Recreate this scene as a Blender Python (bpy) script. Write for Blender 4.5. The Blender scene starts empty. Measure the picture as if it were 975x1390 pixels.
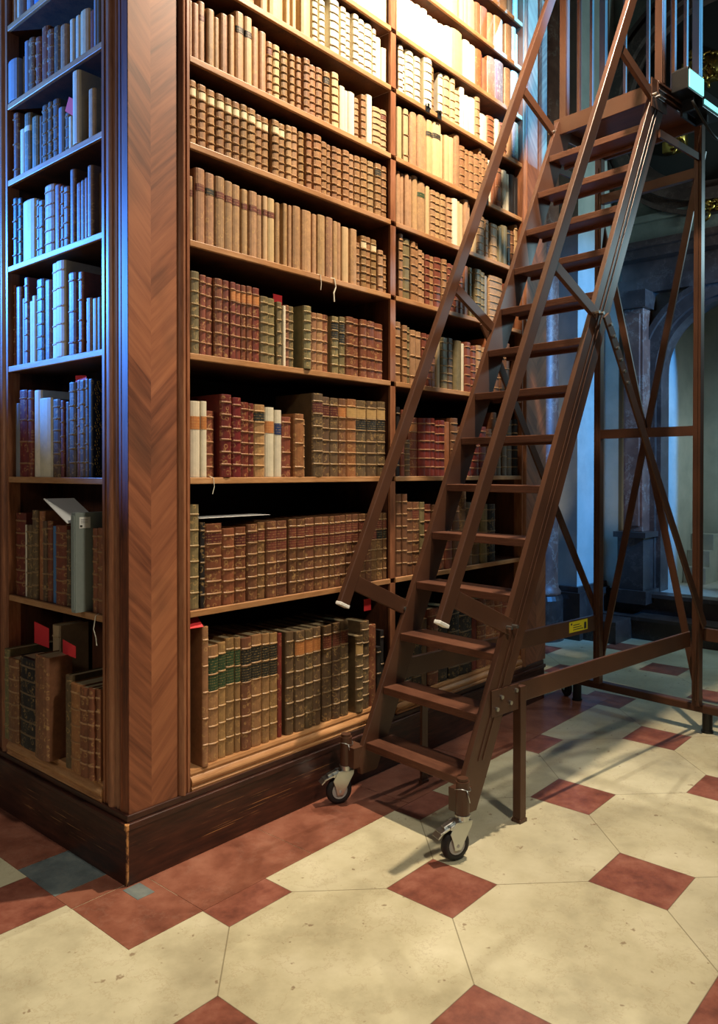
import bpy, math, random, zlib
from mathutils import Vector, Matrix
random.seed(7)
R = math.radians
sc = bpy.context.scene
COL = sc.collection

# ------------------------------------------------------------------ camera
cd = bpy.data.cameras.new('camera'); cam = bpy.data.objects.new('camera', cd); COL.objects.link(cam)
cam.location = (-1.558, -2.469, 1.5)
cam.rotation_euler = (R(90 - .53), R(-.05), R(41.13 - 90))
cd.sensor_fit = 'VERTICAL'; cd.sensor_height = 36.0; cd.lens = 1060 / 1390 * 36.0
cd.shift_y = -45 / 1390
cd.clip_start = .05; cd.clip_end = 60
sc.camera = cam

# ------------------------------------------------------------------ world, lights, exposure
w = bpy.data.worlds.new('world'); sc.world = w; w.use_nodes = True
w.node_tree.nodes['Background'].inputs[0].default_value = (.72, .72, .74, 1)
w.node_tree.nodes['Background'].inputs[1].default_value = .032
sc.view_settings.view_transform = 'Standard'; sc.view_settings.look = 'None'
sc.view_settings.gamma = 1.0; sc.view_settings.use_curve_mapping = False
sc.view_settings.exposure = 0.0

def light(name, kind, loc, target, energy, color, size=.2, **kw):
    l = bpy.data.lights.new(name, kind); l.energy = energy; l.color = color
    if kind == 'AREA': l.shape = 'DISK'; l.size = size
    else: l.shadow_soft_size = size
    for k, v in kw.items(): setattr(l, k, v)
    o = bpy.data.objects.new(name, l); COL.objects.link(o)
    o.location = loc
    o.rotation_euler = (Vector(target) - Vector(loc)).to_track_quat('-Z', 'Y').to_euler()
    return o
WARM = (1.0, .80, .58)
light('warm_shelf_spot', 'SPOT', (1.75, -1.05, 5.05), (1.5, .0, 3.0), 1100, WARM, .05, spot_size=R(120), spot_blend=1.0)
light('warm_lamp_above_ladder', 'SPOT', (4.4, -.12, 7.0), (.5, -1.25, .0), 600, (1.0, .90, .74), .035, spot_size=R(33), spot_blend=.6)
light('foreground_fill', 'SPOT', (-.1, -3.6, 5.2), (.35, -.75, .3), 520, (1.0, .90, .74), .16, spot_size=R(56), spot_blend=.75)  # added fill above the camera brightening the foreground; no known fixture
light('blue_stage_spot_left', 'SPOT', (-1.35, 3.0, 2.9), (.0, .36, 3.15), 1500, (.05, .26, 1.0), .05, spot_size=R(63), spot_blend=.3)
light('side_fill', 'AREA', (-4.2, .2, 3.2), (0, .5, 1.0), 28, (1.0, .93, .84), .9)  # added neutral fill, out of view at left, lifting the side shelves
light('blue_stage_spot_right', 'SPOT', (2.5, -3.6, 4.2), (3.10, -.5, 4.2), 8500, (.04, .34, 1.0), .05, spot_size=R(26), spot_blend=.5)
light('blue_wall_wash', 'SPOT', (4.7, -3.2, 3.0), (5.3, .7, 1.9), 1100, (.03, .30, 1.0), .1, spot_size=R(56), spot_blend=.6)
light('far_wall_fill', 'AREA', (5.0, -2.6, 3.4), (5.75, -.2, 3.5), 70, (.55, .85, .95), .4)  # added cool fill that brightens the far wall, no real source
light('niche_fill', 'AREA', (6.55, -.95, 1.9), (6.4, .1, .9), 6, (.75, .92, .95), .25)  # small fill added inside the niche to brighten its walls

# ------------------------------------------------------------------ mesh helpers
def link(o, parent=None):
    COL.objects.link(o)
    if parent is not None: o.parent = parent
    return o
def mesh_obj(name, V, F, mats, parent=None, loc=(0,0,0), rot=(0,0,0), mi=None, smooth=False, bevel=0):
    me = bpy.data.meshes.new(name); me.from_pydata([tuple(v) for v in V], [], F)
    if not isinstance(mats, (list, tuple)): mats = [mats]
    for m in mats: me.materials.append(m)
    if mi: me.polygons.foreach_set('material_index', mi)
    if smooth: me.polygons.foreach_set('use_smooth', [True]*len(F))
    me.update()
    o = bpy.data.objects.new(name, me); o.location = loc; o.rotation_euler = rot
    link(o, parent)
    if bevel:
        b = o.modifiers.new('bevel', 'BEVEL'); b.width = bevel; b.segments = 2; b.limit_method = 'ANGLE'
    return o
class MB:
    def __init__(s): s.V = []; s.F = []; s.M = []
    def add(s, V, F, m=0):
        n = len(s.V); s.V += [tuple(v) for v in V]; s.F += [tuple(i+n for i in f) for f in F]; s.M += [m]*len(F)
    def box(s, a, b, m=0):
        x0,y0,z0 = a; x1,y1,z1 = b
        s.add([(x0,y0,z0),(x1,y0,z0),(x1,y1,z0),(x0,y1,z0),(x0,y0,z1),(x1,y0,z1),(x1,y1,z1),(x0,y1,z1)],
              [(0,3,2,1),(4,5,6,7),(0,1,5,4),(1,2,6,5),(2,3,7,6),(3,0,4,7)], m)
    def prism(s, poly, axis, a, b, m=0):
        # poly: 2-D points in the plane of the other two axes, extruded a..b along axis (0,1,2)
        n = len(poly); V = []
        for t in (a, b):
            for p, q in poly:
                V.append((t,p,q) if axis == 0 else (p,t,q) if axis == 1 else (p,q,t))
        F = [tuple(range(n))[::-1], tuple(range(n, 2*n))] + [(i,(i+1)%n,(i+1)%n+n,i+n) for i in range(n)]
        s.add(V, F, m)
    def bar(s, p, q, wd, ht, up=(0,0,1), m=0, side=None):
        p = Vector(p); q = Vector(q); d = (q-p).normalized()
        sd = Vector(side) if side is not None else d.cross(Vector(up))
        sd = (sd - d*sd.dot(d)).normalized(); u = sd.cross(d).normalized()
        V = []
        for c in (p, q):
            for i, j in ((-1,-1),(1,-1),(1,1),(-1,1)): V.append(c + sd*(i*wd/2) + u*(j*ht/2))
        s.add(V, [(0,3,2,1),(4,5,6,7),(0,1,5,4),(1,2,6,5),(2,3,7,6),(3,0,4,7)], m)
    def cyl(s, p, q, r, n=14, r2=None, m=0, caps=True):
        p = Vector(p); q = Vector(q); d = (q-p).normalized(); r2 = r if r2 is None else r2
        a = d.orthogonal().normalized(); b = d.cross(a)
        V = [c + (a*math.cos(t) + b*math.sin(t))*rr for c, rr in ((p,r),(q,r2)) for t in [2*math.pi*i/n for i in range(n)]]
        F = [(i,(i+1)%n,(i+1)%n+n,i+n) for i in range(n)]
        if caps: F += [tuple(range(n))[::-1], tuple(range(n,2*n))]
        s.add(V, F, m)
    def lathe(s, base, prof, n=24, m=0, axis=(0,0,1)):
        base = Vector(base); ax = Vector(axis).normalized(); a = ax.orthogonal().normalized(); b = ax.cross(a)
        V = []; k = len(prof)
        for r, h in prof:
            for i in range(n):
                t = 2*math.pi*i/n; V.append(base + ax*h + (a*math.cos(t)+b*math.sin(t))*r)
        F = [(j*n+i, j*n+(i+1)%n, (j+1)*n+(i+1)%n, (j+1)*n+i) for j in range(k-1) for i in range(n)]
        F += [tuple(range(n))[::-1], tuple(range((k-1)*n, k*n))]
        s.add(V, F, m)
    def tube(s, pts, r, n=8, m=0):
        pts = [Vector(p) for p in pts]; V = []; prev = None
        for i, p in enumerate(pts):
            d = (pts[min(i+1,len(pts)-1)] - pts[max(i-1,0)]).normalized()
            a = d.orthogonal().normalized() if prev is None else (prev - d*prev.dot(d)).normalized()
            prev = a; b = d.cross(a)
            for k in range(n):
                t = 2*math.pi*k/n; V.append(p + (a*math.cos(t)+b*math.sin(t))*r)
        F = [(j*n+i, j*n+(i+1)%n, (j+1)*n+(i+1)%n, (j+1)*n+i) for j in range(len(pts)-1) for i in range(n)]
        F += [tuple(range(n))[::-1], tuple(range((len(pts)-1)*n, len(pts)*n))]
        s.add(V, F, m)
    def torus(s, c, axis, Rr, r, n=28, k=8, m=0):
        c = Vector(c); ax = Vector(axis).normalized(); a = ax.orthogonal().normalized(); b = ax.cross(a); V = []
        for i in range(n):
            t = 2*math.pi*i/n; e = a*math.cos(t)+b*math.sin(t)
            for j in range(k):
                u = 2*math.pi*j/k; V.append(c + e*(Rr + r*math.cos(u)) + ax*r*math.sin(u))
        F = [(i*k+j, ((i+1)%n)*k+j, ((i+1)%n)*k+(j+1)%k, i*k+(j+1)%k) for i in range(n) for j in range(k)]
        s.add(V, F, m)
    def build(s, name, mats, parent=None, loc=(0,0,0), rot=(0,0,0), smooth=False, bevel=0):
        off = Vector(loc)
        return mesh_obj(name, s.V, s.F, mats, parent, loc, rot, s.M, smooth, bevel)
def thing(name, label, cat, loc=(0,0,0), rotz=0, group=None):
    o = bpy.data.objects.new(name, None); o.empty_display_size = .05; COL.objects.link(o)
    o.location = loc; o.rotation_euler = (0,0,rotz); return tag(o, label, cat, group)
def tag(o, label, cat, group=None, kind=None):
    o['label'] = label; o['category'] = cat
    if group: o['group'] = group
    if kind: o['kind'] = kind
    return o
def struct(o, label=None):
    o['kind'] = 'structure'
    if label: o['label'] = label
    return o

# ------------------------------------------------------------------ material helpers
def srgb(*c):
    return tuple(((v/255)/12.92 if v/255 <= .04045 else ((v/255+.055)/1.055)**2.4) for v in c[:3]) + (1,)
class NT:
    def __init__(s, name):
        s.m = bpy.data.materials.new(name); s.m.use_nodes = True; s.t = s.m.node_tree
        s.b = s.t.nodes['Principled BSDF']
    def n(s, typ, **kw):
        x = s.t.nodes.new(typ)
        for k, v in kw.items():
            if k.startswith('i_'):
                key = k[2:]; key = int(key) if key.isdigit() else key.replace('_', ' ')
                s.set(x.inputs[key], v)
            else: setattr(x, k, v)
        return x
    def set(s, inp, v):
        if isinstance(v, bpy.types.NodeSocket): s.t.links.new(v, inp)
        else: inp.default_value = v
    def math(s, op, a, b=None, c=None):
        x = s.n('ShaderNodeMath', operation=op); s.set(x.inputs[0], a)
        if b is not None: s.set(x.inputs[1], b)
        if c is not None: s.set(x.inputs[2], c)
        return x.outputs[0]
    def mix(s, f, a, b, blend='MIX'):
        x = s.n('ShaderNodeMix', data_type='RGBA', blend_type=blend); s.set(x.inputs[0], f); s.set(x.inputs[6], a); s.set(x.inputs[7], b)
        return x.outputs[2]
    def noise(s, vec, scale, detail=3, rough=.55, out=0):
        x = s.n('ShaderNodeTexNoise'); s.set(x.inputs['Vector'], vec); x.inputs['Scale'].default_value = scale
        x.inputs['Detail'].default_value = detail; x.inputs['Roughness'].default_value = rough
        return x.outputs[out]
    def ramp(s, f, stops):
        x = s.n('ShaderNodeValToRGB'); s.set(x.inputs[0], f); e = x.color_ramp.elements
        while len(e) < len(stops): e.new(.5)
        for k, (p, c) in enumerate(stops): e[k].position = p; e[k].color = c if len(c) == 4 else (*c, 1)
        return x.outputs[0]
    def coord(s, kind='Object'): return s.n('ShaderNodeTexCoord').outputs[kind]
    def mapv(s, vec, sc_=(1,1,1)):
        x = s.n('ShaderNodeMapping'); s.set(x.inputs[0], vec); x.inputs[3].default_value = sc_; return x.outputs[0]
    def sep(s, vec):
        x = s.n('ShaderNodeSeparateXYZ'); s.set(x.inputs[0], vec); return x.outputs
    def bump(s, h, strength=.3, dist=.01):
        x = s.n('ShaderNodeBump'); s.set(x.inputs['Height'], h); x.inputs['Strength'].default_value = strength
        x.inputs['Distance'].default_value = dist; s.t.links.new(x.outputs[0], s.b.inputs['Normal'])
    def done(s, color=None, rough=.5, metal=0, spec=None):
        if color is not None: s.set(s.b.inputs['Base Color'], color)
        s.set(s.b.inputs['Roughness'], rough); s.b.inputs['Metallic'].default_value = metal
        if spec is not None: s.b.inputs['Specular IOR Level'].default_value = spec
        return s.m
G = lambda v: (v, v, v, 1)

def simple(name, c, rough=.5, metal=0, var=.12, scale=8):
    t = NT(name); v = t.coord(); f = t.noise(v, scale)
    dark = tuple(x*(1-var*2) for x in c[:3]) + (1,)
    lite = tuple(min(1, x*(1+var*2)) for x in c[:3]) + (1,)
    return t.done(t.mix(f, dark, lite), rough, metal)
def wood(name, c1, c2, c3=None, grain=(3, 3, .35), rough=.38, scale=6, chev=None):
    t = NT(name); v = t.coord()
    m = t.mapv(v, grain)
    f = t.noise(m, scale, 6, .6); f2 = t.noise(m, scale*7, 3, .6); f3 = t.noise(v, 1.7, 3)
    k = t.math('ADD', t.math('MULTIPLY', f, .62), t.math('MULTIPLY', f2, .38))
    col = t.ramp(k, [(.34, c1), (.5, c2), (.68, c3 or c2)])
    col = t.mix(t.ramp(f3, [(.35, G(.55)), (.7, G(0))]), col, t.mix(1.0, col, (.45,.4,.4,1), 'MULTIPLY'))
    t.bump(f2, .12, .004)
    return t.done(col, rough)

# walnut frame, shelf oak, dark plinth
M = {}
M['walnut'] = wood('walnut', srgb(70,36,20), srgb(116,62,36), srgb(150,88,54), rough=.52)
M['walnut_light'] = wood('walnut_light', srgb(112,70,46), srgb(152,98,66), srgb(176,124,88))
M['shelf'] = wood('shelf_wood', srgb(160,112,68), srgb(188,138,90), srgb(206,160,112), grain=(.5,.5,4), scale=5, rough=.45)
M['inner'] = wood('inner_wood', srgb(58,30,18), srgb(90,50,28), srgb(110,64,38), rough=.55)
M['back'] = simple('bookcase_back', srgb(42,26,20), .8)
def plinth_mat():
    t = NT('scuffed_plinth'); v = t.coord()
    f = t.noise(t.mapv(v, (1.2,1.2,9)), 5, 5)
    col = t.ramp(f, [(.3, srgb(34,17,13)), (.55, srgb(62,32,22)), (.75, srgb(84,46,30))])
    # long horizontal scuffs rubbed down to pale wood
    z = t.sep(v)[2]
    s = t.noise(t.mapv(v, (1.1,1.1,60)), 3.2, 4, .6)
    zz = t.math('MULTIPLY', t.math('COMPARE', z, .115, .05), 1.0)
    msk = t.math('MULTIPLY', t.ramp(s, [(.60, G(0)), (.66, G(1))]), zz)
    p = t.noise(v, 2.3, 2)
    msk = t.math('MULTIPLY', msk, t.ramp(p, [(.42, G(0)), (.55, G(1))]))
    col = t.mix(msk, col, srgb(168,120,72))
    e = t.noise(t.mapv(v, (25,25,14)), 1, 4, .7)
    xx = t.math('LESS_THAN', t.math('ADD', t.math('ABSOLUTE', t.sep(v)[0]), t.math('ABSOLUTE', t.sep(v)[1])), .012)
    col = t.mix(t.math('MULTIPLY', xx, t.ramp(e, [(.42, G(0)), (.52, G(1))])), col, srgb(196,140,84))
    t.bump(f, .2, .004)
    return t.done(col, .42)
M['plinth'] = plinth_mat()
def chevron():
    # object x runs across the panel (seam at x=0), z up: veneer blocks meeting at the seam in a V
    t = NT('chevron_veneer'); v = t.coord(); X, Y, Z = t.sep(v)
    ax = t.math('ABSOLUTE', X)
    d = t.math('SUBTRACT', Z, t.math('MULTIPLY', ax, 1.05))
    cb = t.n('ShaderNodeCombineXYZ'); t.set(cb.inputs[0], t.math('MULTIPLY', t.math('ADD', Z, ax), .55)); t.set(cb.inputs[1], t.math('MULTIPLY', t.math('SIGN', X), 3.3)); t.set(cb.inputs[2], d)
    f = t.noise(t.mapv(cb.outputs[0], (4,1,34)), 1.0, 5, .6)
    blk = t.math('FLOOR', t.math('DIVIDE', t.math('ADD', d, t.math('MULTIPLY', t.math('SIGN', X), .03)), .36))
    cb2 = t.n('ShaderNodeCombineXYZ'); t.set(cb2.inputs[0], blk); t.set(cb2.inputs[1], t.math('SIGN', X))
    wn = t.n('ShaderNodeTexWhiteNoise', noise_dimensions='3D'); t.set(wn.inputs[0], cb2.outputs[0])
    k = t.math('ADD', t.math('MULTIPLY', f, .75), t.math('MULTIPLY', wn.outputs[0], .3))
    col = t.ramp(k, [(.28, srgb(94,50,30)), (.5, srgb(134,80,52)), (.75, srgb(158,100,66))])
    big = t.noise(v, 2.2, 3)
    col = t.mix(t.ramp(big, [(.52, G(0)), (.7, G(.75))]), col, srgb(62,40,28))
    return t.done(col, .52)
M['chevron'] = chevron()
def ladder_mat():
    t = NT('ladder_brown_paint'); v = t.coord(); f = t.noise(v, 3, 4)
    col = t.ramp(f, [(.3, srgb(66,41,29)), (.7, srgb(85,54,37))])
    return t.done(col, .4)
M['ladder'] = ladder_mat()
M['tread'] = wood('ladder_tread', srgb(78,46,32), srgb(100,62,44), srgb(116,76,54), grain=(3,.4,3), rough=.45)
M['zinc'] = simple('zinc_steel', srgb(190,196,196), .28, 1.0, .05, 30)
M['rubber'] = simple('black_rubber', srgb(22,22,24), .6)
M['wheelgrey'] = simple('wheel_rim_grey', srgb(165,165,160), .5)
M['whitecap'] = simple('white_plastic_cap', srgb(235,235,228), .45, 0, .03)
M['black'] = simple('black_metal', srgb(14,16,18), .4)
M['yellow'] = simple('yellow_label_stock', srgb(235,215,30), .5, 0, .03)
M['ink'] = simple('dark_ink', srgb(50,50,40), .6, 0, .02)
M['red_paper'] = simple('red_paper', srgb(225,52,58), .7, 0, .05)
M['white_paper'] = simple('white_paper', srgb(232,232,226), .7, 0, .03)
M['greybox'] = simple('grey_buckram', srgb(128,138,132), .75, 0, .05, 60)
M['thread'] = simple('pale_thread', srgb(225,220,200), .8, 0, .02)
def emis(name, c, s):
    t = NT(name); t.b.inputs['Emission Color'].default_value = c; t.b.inputs['Emission Strength'].default_value = s
    return t.done(c, .4)
M['led'] = emis('cyan_led_lens', (.30,.95,.95,1), 1.2)

def floor_mat():
    t = NT('marble_floor'); v = t.coord(); X, Y, Z = t.sep(v)
    a = .5255
    u = t.math('SUBTRACT', X, .757); w_ = t.math('ADD', Y, .848)
    p = t.math('DIVIDE', t.math('ADD', u, w_), 2*a); q = t.math('DIVIDE', t.math('SUBTRACT', u, w_), 2*a)
    rp = t.math('ROUND', p); rq = t.math('ROUND', q)
    dp = t.math('SUBTRACT', p, rp); dq = t.math('SUBTRACT', q, rq)
    U = t.math('MULTIPLY', t.math('ADD', dp, dq), a); V = t.math('MULTIPLY', t.math('SUBTRACT', dp, dq), a)
    mx = t.math('MAXIMUM', t.math('ABSOLUTE', U), t.math('ABSOLUTE', V))
    sq = t.math('LESS_THAN', mx, .143)
    joint = t.math('LESS_THAN', t.math('MINIMUM', t.math('ABSOLUTE', dp), t.math('ABSOLUTE', dq)), .0028)
    edge = t.math('COMPARE', mx, .143, .0018)
    cb = t.n('ShaderNodeCombineXYZ'); t.set(cb.inputs[0], t.math('FLOOR', p)); t.set(cb.inputs[1], t.math('FLOOR', q))
    wn = t.n('ShaderNodeTexWhiteNoise', noise_dimensions='3D'); t.set(wn.inputs[0], cb.outputs[0])
    n1 = t.noise(v, 2.5, 6, .65); n2 = t.noise(v, 9, 6, .7)
    cream = t.ramp(n1, [(.3, srgb(158,150,120)), (.5, srgb(190,183,150)), (.7, srgb(208,202,172))])
    cream = t.mix(t.math('MULTIPLY', wn.outputs[0], .25), cream, srgb(178,176,160))
    vein = t.math('COMPARE', t.noise(v, 4.2, 6, .7), .5, .008)
    cream = t.mix(t.math('MULTIPLY', vein, .22), cream, srgb(150,128,96))
    pit = t.ramp(t.noise(v, 16, 3, .6), [(.66, G(0)), (.70, G(1))])
    cream = t.mix(t.math('MULTIPLY', pit, .7), cream, srgb(118,92,66))
    red = t.ramp(n2, [(.3, srgb(92,50,40)), (.5, srgb(130,76,60)), (.7, srgb(152,100,82))])
    col = t.mix(t.math('MULTIPLY', joint, .75), cream, srgb(120,110,84))
    col = t.mix(sq, col, red)
    col = t.mix(t.math('MULTIPLY', edge, .6), col, srgb(80,60,44))
    t.bump(n2, .05, .003)
    return t.done(col, t.ramp(n1, [(.3, G(.34)), (.7, G(.5))]))
M['floor'] = floor_mat()
def marble(name, a, b, c, sc_=3, rough=.3, vein=srgb(190,170,150), va=.25):
    t = NT(name); v = t.coord(); n = t.noise(v, sc_, 7, .65)
    col = t.ramp(n, [(.32, a), (.5, b), (.68, c)])
    vn = t.math('COMPARE', t.noise(v, sc_*.8, 6, .7, 0), .47, .012)
    col = t.mix(t.math('MULTIPLY', vn, va), col, vein)
    return t.done(col, rough)
M['redmarble'] = marble('red_border_marble', srgb(98,56,42), srgb(130,80,62), srgb(150,100,80), 5, .36, va=.05)
M['bluemarble'] = marble('grey_blue_marble', srgb(70,78,80), srgb(96,106,106), srgb(124,130,124), 5, .36, va=.05)
M['wallstone'] = marble('grey_green_wall_stucco', srgb(84,88,80), srgb(108,112,102), srgb(126,128,116), 2, .5, va=.1)
M['darkstone'] = marble('dark_brown_stone', srgb(46,36,32), srgb(66,52,46), srgb(84,68,60), 3, .35, va=.06)
M['redcolumn'] = marble('red_brown_column_marble', srgb(80,50,40), srgb(112,74,58), srgb(140,100,80), 4, .45)
M['palewall'] = marble('pale_wall_panel', srgb(150,158,150), srgb(172,178,168), srgb(188,190,180), 2, .45, va=.08)
M['gilt'] = simple('gilt_ornament', srgb(170,140,70), .35, 1.0, .2, 40)
M['recess'] = simple('recess_shade', srgb(24,26,24), .8)  # dark tone painted as shade within the round frame

# ------------------------------------------------------------------ the setting: floor and far wall
f = MB(); f.add([(-3.5,-6,0),(9,-6,0),(9,6,0),(-3.5,6,0)], [(0,1,2,3)])
struct(f.build('floor', M['floor']))
def border():
    m = MB(); z0, z1 = -.01, .0012
    yb = -.325
    # along the wide face
    xs = [-.2,.09,.62,1.24,1.9,2.45,3.15,3.40]
    for a, b in zip(xs, xs[1:]): m.box((a+.0012, yb, z0), (b-.0012, .02, z1), 0)
    # along the narrow face: a grey-blue slab set between red ones
    ys = [.022,.14,.42,.95,1.5]
    for k, (a, b) in enumerate(zip(ys, ys[1:])): m.box((-.2, a+.0012, z0), (.02, b-.0012, z1), 1 if k == 1 else 0)
    m.box((-.02,-.10,z1-.001), (.05,-.005,z1+.0008), 1)
    return m
struct(border().build('trim_1', [M['redmarble'], M['bluemarble']]), 'red marble border slabs with a grey-blue inset around the bookcase')

# far wall: pier, wall, entablature, niche, round window frame, steps
def arc(cy, cz, r, a0, a1, n): return [(cy + r*math.cos(R(a0+(a1-a0)*i/n)), cz + r*math.sin(R(a0+(a1-a0)*i/n))) for i in range(n+1)]
m = MB()
X0, X1 = 5.75, 6.0
NY, NR, NZ = -.42, .66, 2.42          # niche centre, half width, springing height
m.box((X0, NY+NR, 0), (X1, 5, 8.0)); m.box((X0, -5, 0), (X1, NY-NR, 8.0))
top = [(NY+NR, NZ)] + arc(NY, NZ, NR, 0, 180, 20)[1:] + [(NY-NR, 8.0), (NY+NR, 8.0)]
m.prism(top, 0, X0, X1)
struct(m.build('wall_far', M['wallstone']))
m = MB()                               # niche interior
m.box((7.0, -1.6, 0), (7.1, .8, 4)); m.box((X1, NY+NR, .38), (7.0, NY+NR+.1, 4)); m.box((X1, NY-NR-.1, .38), (7.0, NY-NR, 4)); m.box((X1,-1.6,3.3),(7.1,.8,3.4))
m.box((X0+.001, NY-NR+.001, 0),(7.0,NY+NR-.001,.385))
struct(m.build('wall_niche', M['palewall']))
def arch_band(r0, r1, x0, x1, mb, foot):
    o = arc(NY, NZ, r1, 0, 180, 24); i = arc(NY, NZ, r0, 0, 180, 24)
    for k in range(24): mb.prism([o[k], o[k+1], i[k+1], i[k]], 0, x0, x1)
    mb.box((x0, NY+r0, foot), (x1, NY+r1, NZ)); mb.box((x0, NY-r1, foot), (x1, NY-r0, NZ))
m = MB(); arch_band(NR-.01, NR+.10, X0-.05, X0+.02, m, .38); arch_band(NR+.10, NR+.15, X0-.09, X0, m, .38); arch_band(NR-.05, NR, X0+.0, X0+.2, m, .38)
struct(m.build('trim_2', M['darkstone'], smooth=False), 'dark stone arch moulding around the niche')
m = MB()
for z0, z1, pr in ((3.16,3.30,.10),(3.30,3.46,.05),(3.46,3.54,.20),(3.54,3.60,.26)): m.box((X0-pr, -5, z0), (X0+.01, .55, z1))
struct(m.build('trim_3', M['darkstone']), 'dark stone entablature above the niche')
m = MB(); m.box((X0-.04,-5,3.62),(X0+.01,.5,3.82)); m.box((X0-.09,-5,3.82),(X0+.01,.5,3.88))
struct(m.build('trim_4', M['wallstone']), 'pale frieze band over the entablature')
m = MB()                               # round frame (oculus)
OY, OZ, OR = -.32, 4.86, .92
for r0, r1, pr in ((.80,.88,.10),(.88,.98,.16),(.98,1.05,.08),(1.05,1.09,.12)):
    o = arc(OY, OZ, r1, 0, 360, 48); i = arc(OY, OZ, r0, 0, 360, 48)
    for k in range(48): m.prism([o[k], o[k+1], i[k+1], i[k]], 0, X0-pr, X0+.01)
struct(m.build('trim_5', M['darkstone']), 'round dark moulded frame high on the wall')
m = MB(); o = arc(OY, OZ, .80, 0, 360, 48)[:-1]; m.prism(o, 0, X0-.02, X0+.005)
struct(m.build('oculus_disc_1', M['recess']), 'dark disc painted as shade inside the round moulded frame')  # solid disc coloured dark in place of shadow
# the pier beside the bookcase
m = MB(); m.box((5.0, .66, 0), (5.75, 2.2, 8.0))
struct(m.build('wall_pier', M['palewall']))
m = MB(); m.box((4.93,.60,0),(5.76,2.2,.42)); m.box((4.96,.63,.42),(5.76,2.2,.47))
struct(m.build('baseboard_pier', M['darkstone']))
m = MB()                               # thin pilaster strip behind the ladder post, in the wall corner
for y0, y1, pr in ((.52,.66,.18),(.44,.52,.10),(.40,.44,.16)): m.box((X0-pr, y0, .4), (X0+.01, y1, 3.16))
struct(m.build('trim_6', M['palewall']), 'narrow moulded strips in the corner beside the niche')
def column(x, y, r, z0, z1, mat, label, cap=True):
    c = thing('wall_column', label, 'column', (x, y, z0), 0)
    h = z1 - z0
    m = MB(); m.lathe((0,0,0), [(r*1.35,0),(r*1.35,.10),(r*1.3,.12),(r*1.3,.36),(r*1.2,.40)], 28); m.build('base', M['darkstone'], c, smooth=False)
    m = MB(); m.lathe((0,0,0), [(r*1.15,.40),(r*1.18,.43),(r*1.04,.46),(r,.52),(r*.99,h*.5),(r*.93,h-.2)], 32); m.build('shaft', mat, c, smooth=True)
    m = MB(); m.lathe((0,0,0), [(r*.95,h-.2),(r*1.1,h-.16),(r*1.05,h-.1),(r*1.35,h-.02),(r*1.35,h)], 28); m.build('capital', M['gilt'], c, smooth=True)
    return c
column(4.82, .92, .15, 0, 6.5, M['redcolumn'], 'reddish brown marble column beside the right end of the bookcase')
c = thing('wall_pilaster', 'brown marble pilaster on a grey pedestal left of the niche', 'pilaster', (5.58, .36, .0), 0)
m = MB(); m.box((-.12,-.12,.36),(.17,.12,.90)); m.box((-.15,-.15,.90),(.17,.15,.95)); m.box((-.16,-.16,.30),(.17,.16,.42)); m.build('pedestal', M['darkstone'], c)
m = MB(); m.box((-.05,-.085,.95),(.17,.095,3.0)); m.box((-.075,-.06,1.0),(-.04,.07,2.95)); m.build('shaft', M['redcolumn'], c, bevel=.006)
m = MB(); m.box((-.1,-.12,3.0),(.17,.13,3.16)); m.build('capital', M['darkstone'], c)
# two steps running up to the niche
m = MB(); m.box((5.36,-5,0),(5.62,.62,.19)); m.box((5.33,-5,.17),(5.62,.62,.20)); m.box((5.6,-5,0),(5.745,.62,.36)); m.box((5.56,-5,.35),(5.745,.62,.385))
m.box((5.0,.3,0),(5.36,.66,.19))
s = m.build('stone_step', M['darkstone']); tag(s, 'two dark stone steps leading up to the arched niche', 'steps')
# low pale steps and streak of panel inside the niche
m = MB()
for k in range(3): m.box((6.5+.12*k, .02, .386+.16*k), (6.9, .235, .386+.16*(k+1)))
tag(m.build('niche_stair', M['palewall']), 'small pale stair inside the lower left of the niche', 'stair')
m = MB(); m.box((6.30,-.70,.386),(6.34,-.24,1.95)); m.box((6.28,-.70,.386),(6.36,-.67,1.95)); tag(m.build('wall_panel', M['palewall']), 'pale grey panel standing inside the niche at right', 'panel')
# gilt acanthus ornaments
def acanthus(c, sy, sz, label, seed):
    rnd = random.Random(seed); m = MB()
    m.box((-.02,-sy*.8,-sz*.5),(.10,sy*.8,sz*.5))
    for k in range(30):
        a = rnd.uniform(0, 6.28); r = rnd.uniform(.1, .8)
        y = math.cos(a)*r*sy; z = math.sin(a)*r*sz
        t = rnd.uniform(0, 6.28); l = rnd.uniform(.03,.07)
        p = [Vector((-.02-rnd.uniform(0,.03), y + math.cos(t+q*.9)*l*q*.6, z + math.sin(t+q*.9)*l*q*.6)) for q in (0,.5,1,1.5,2)]
        m.tube(p, rnd.uniform(.008,.018), 6)
    return tag(m.build('gilt_ornament', M['gilt'], None, c, smooth=True), label, 'ornament')
acanthus((X0-.1,-.42,3.84), .3, .10, 'gilt leaf ornament below the round dark frame', 3)
acanthus((X0-.1,-.20,5.05), .22, .2, 'gilt leaf ornament above the black floodlight', 5)
acanthus((X0-.1,.05,4.55), .12, .3, 'gilt scroll seen between the platform balusters', 9)

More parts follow.
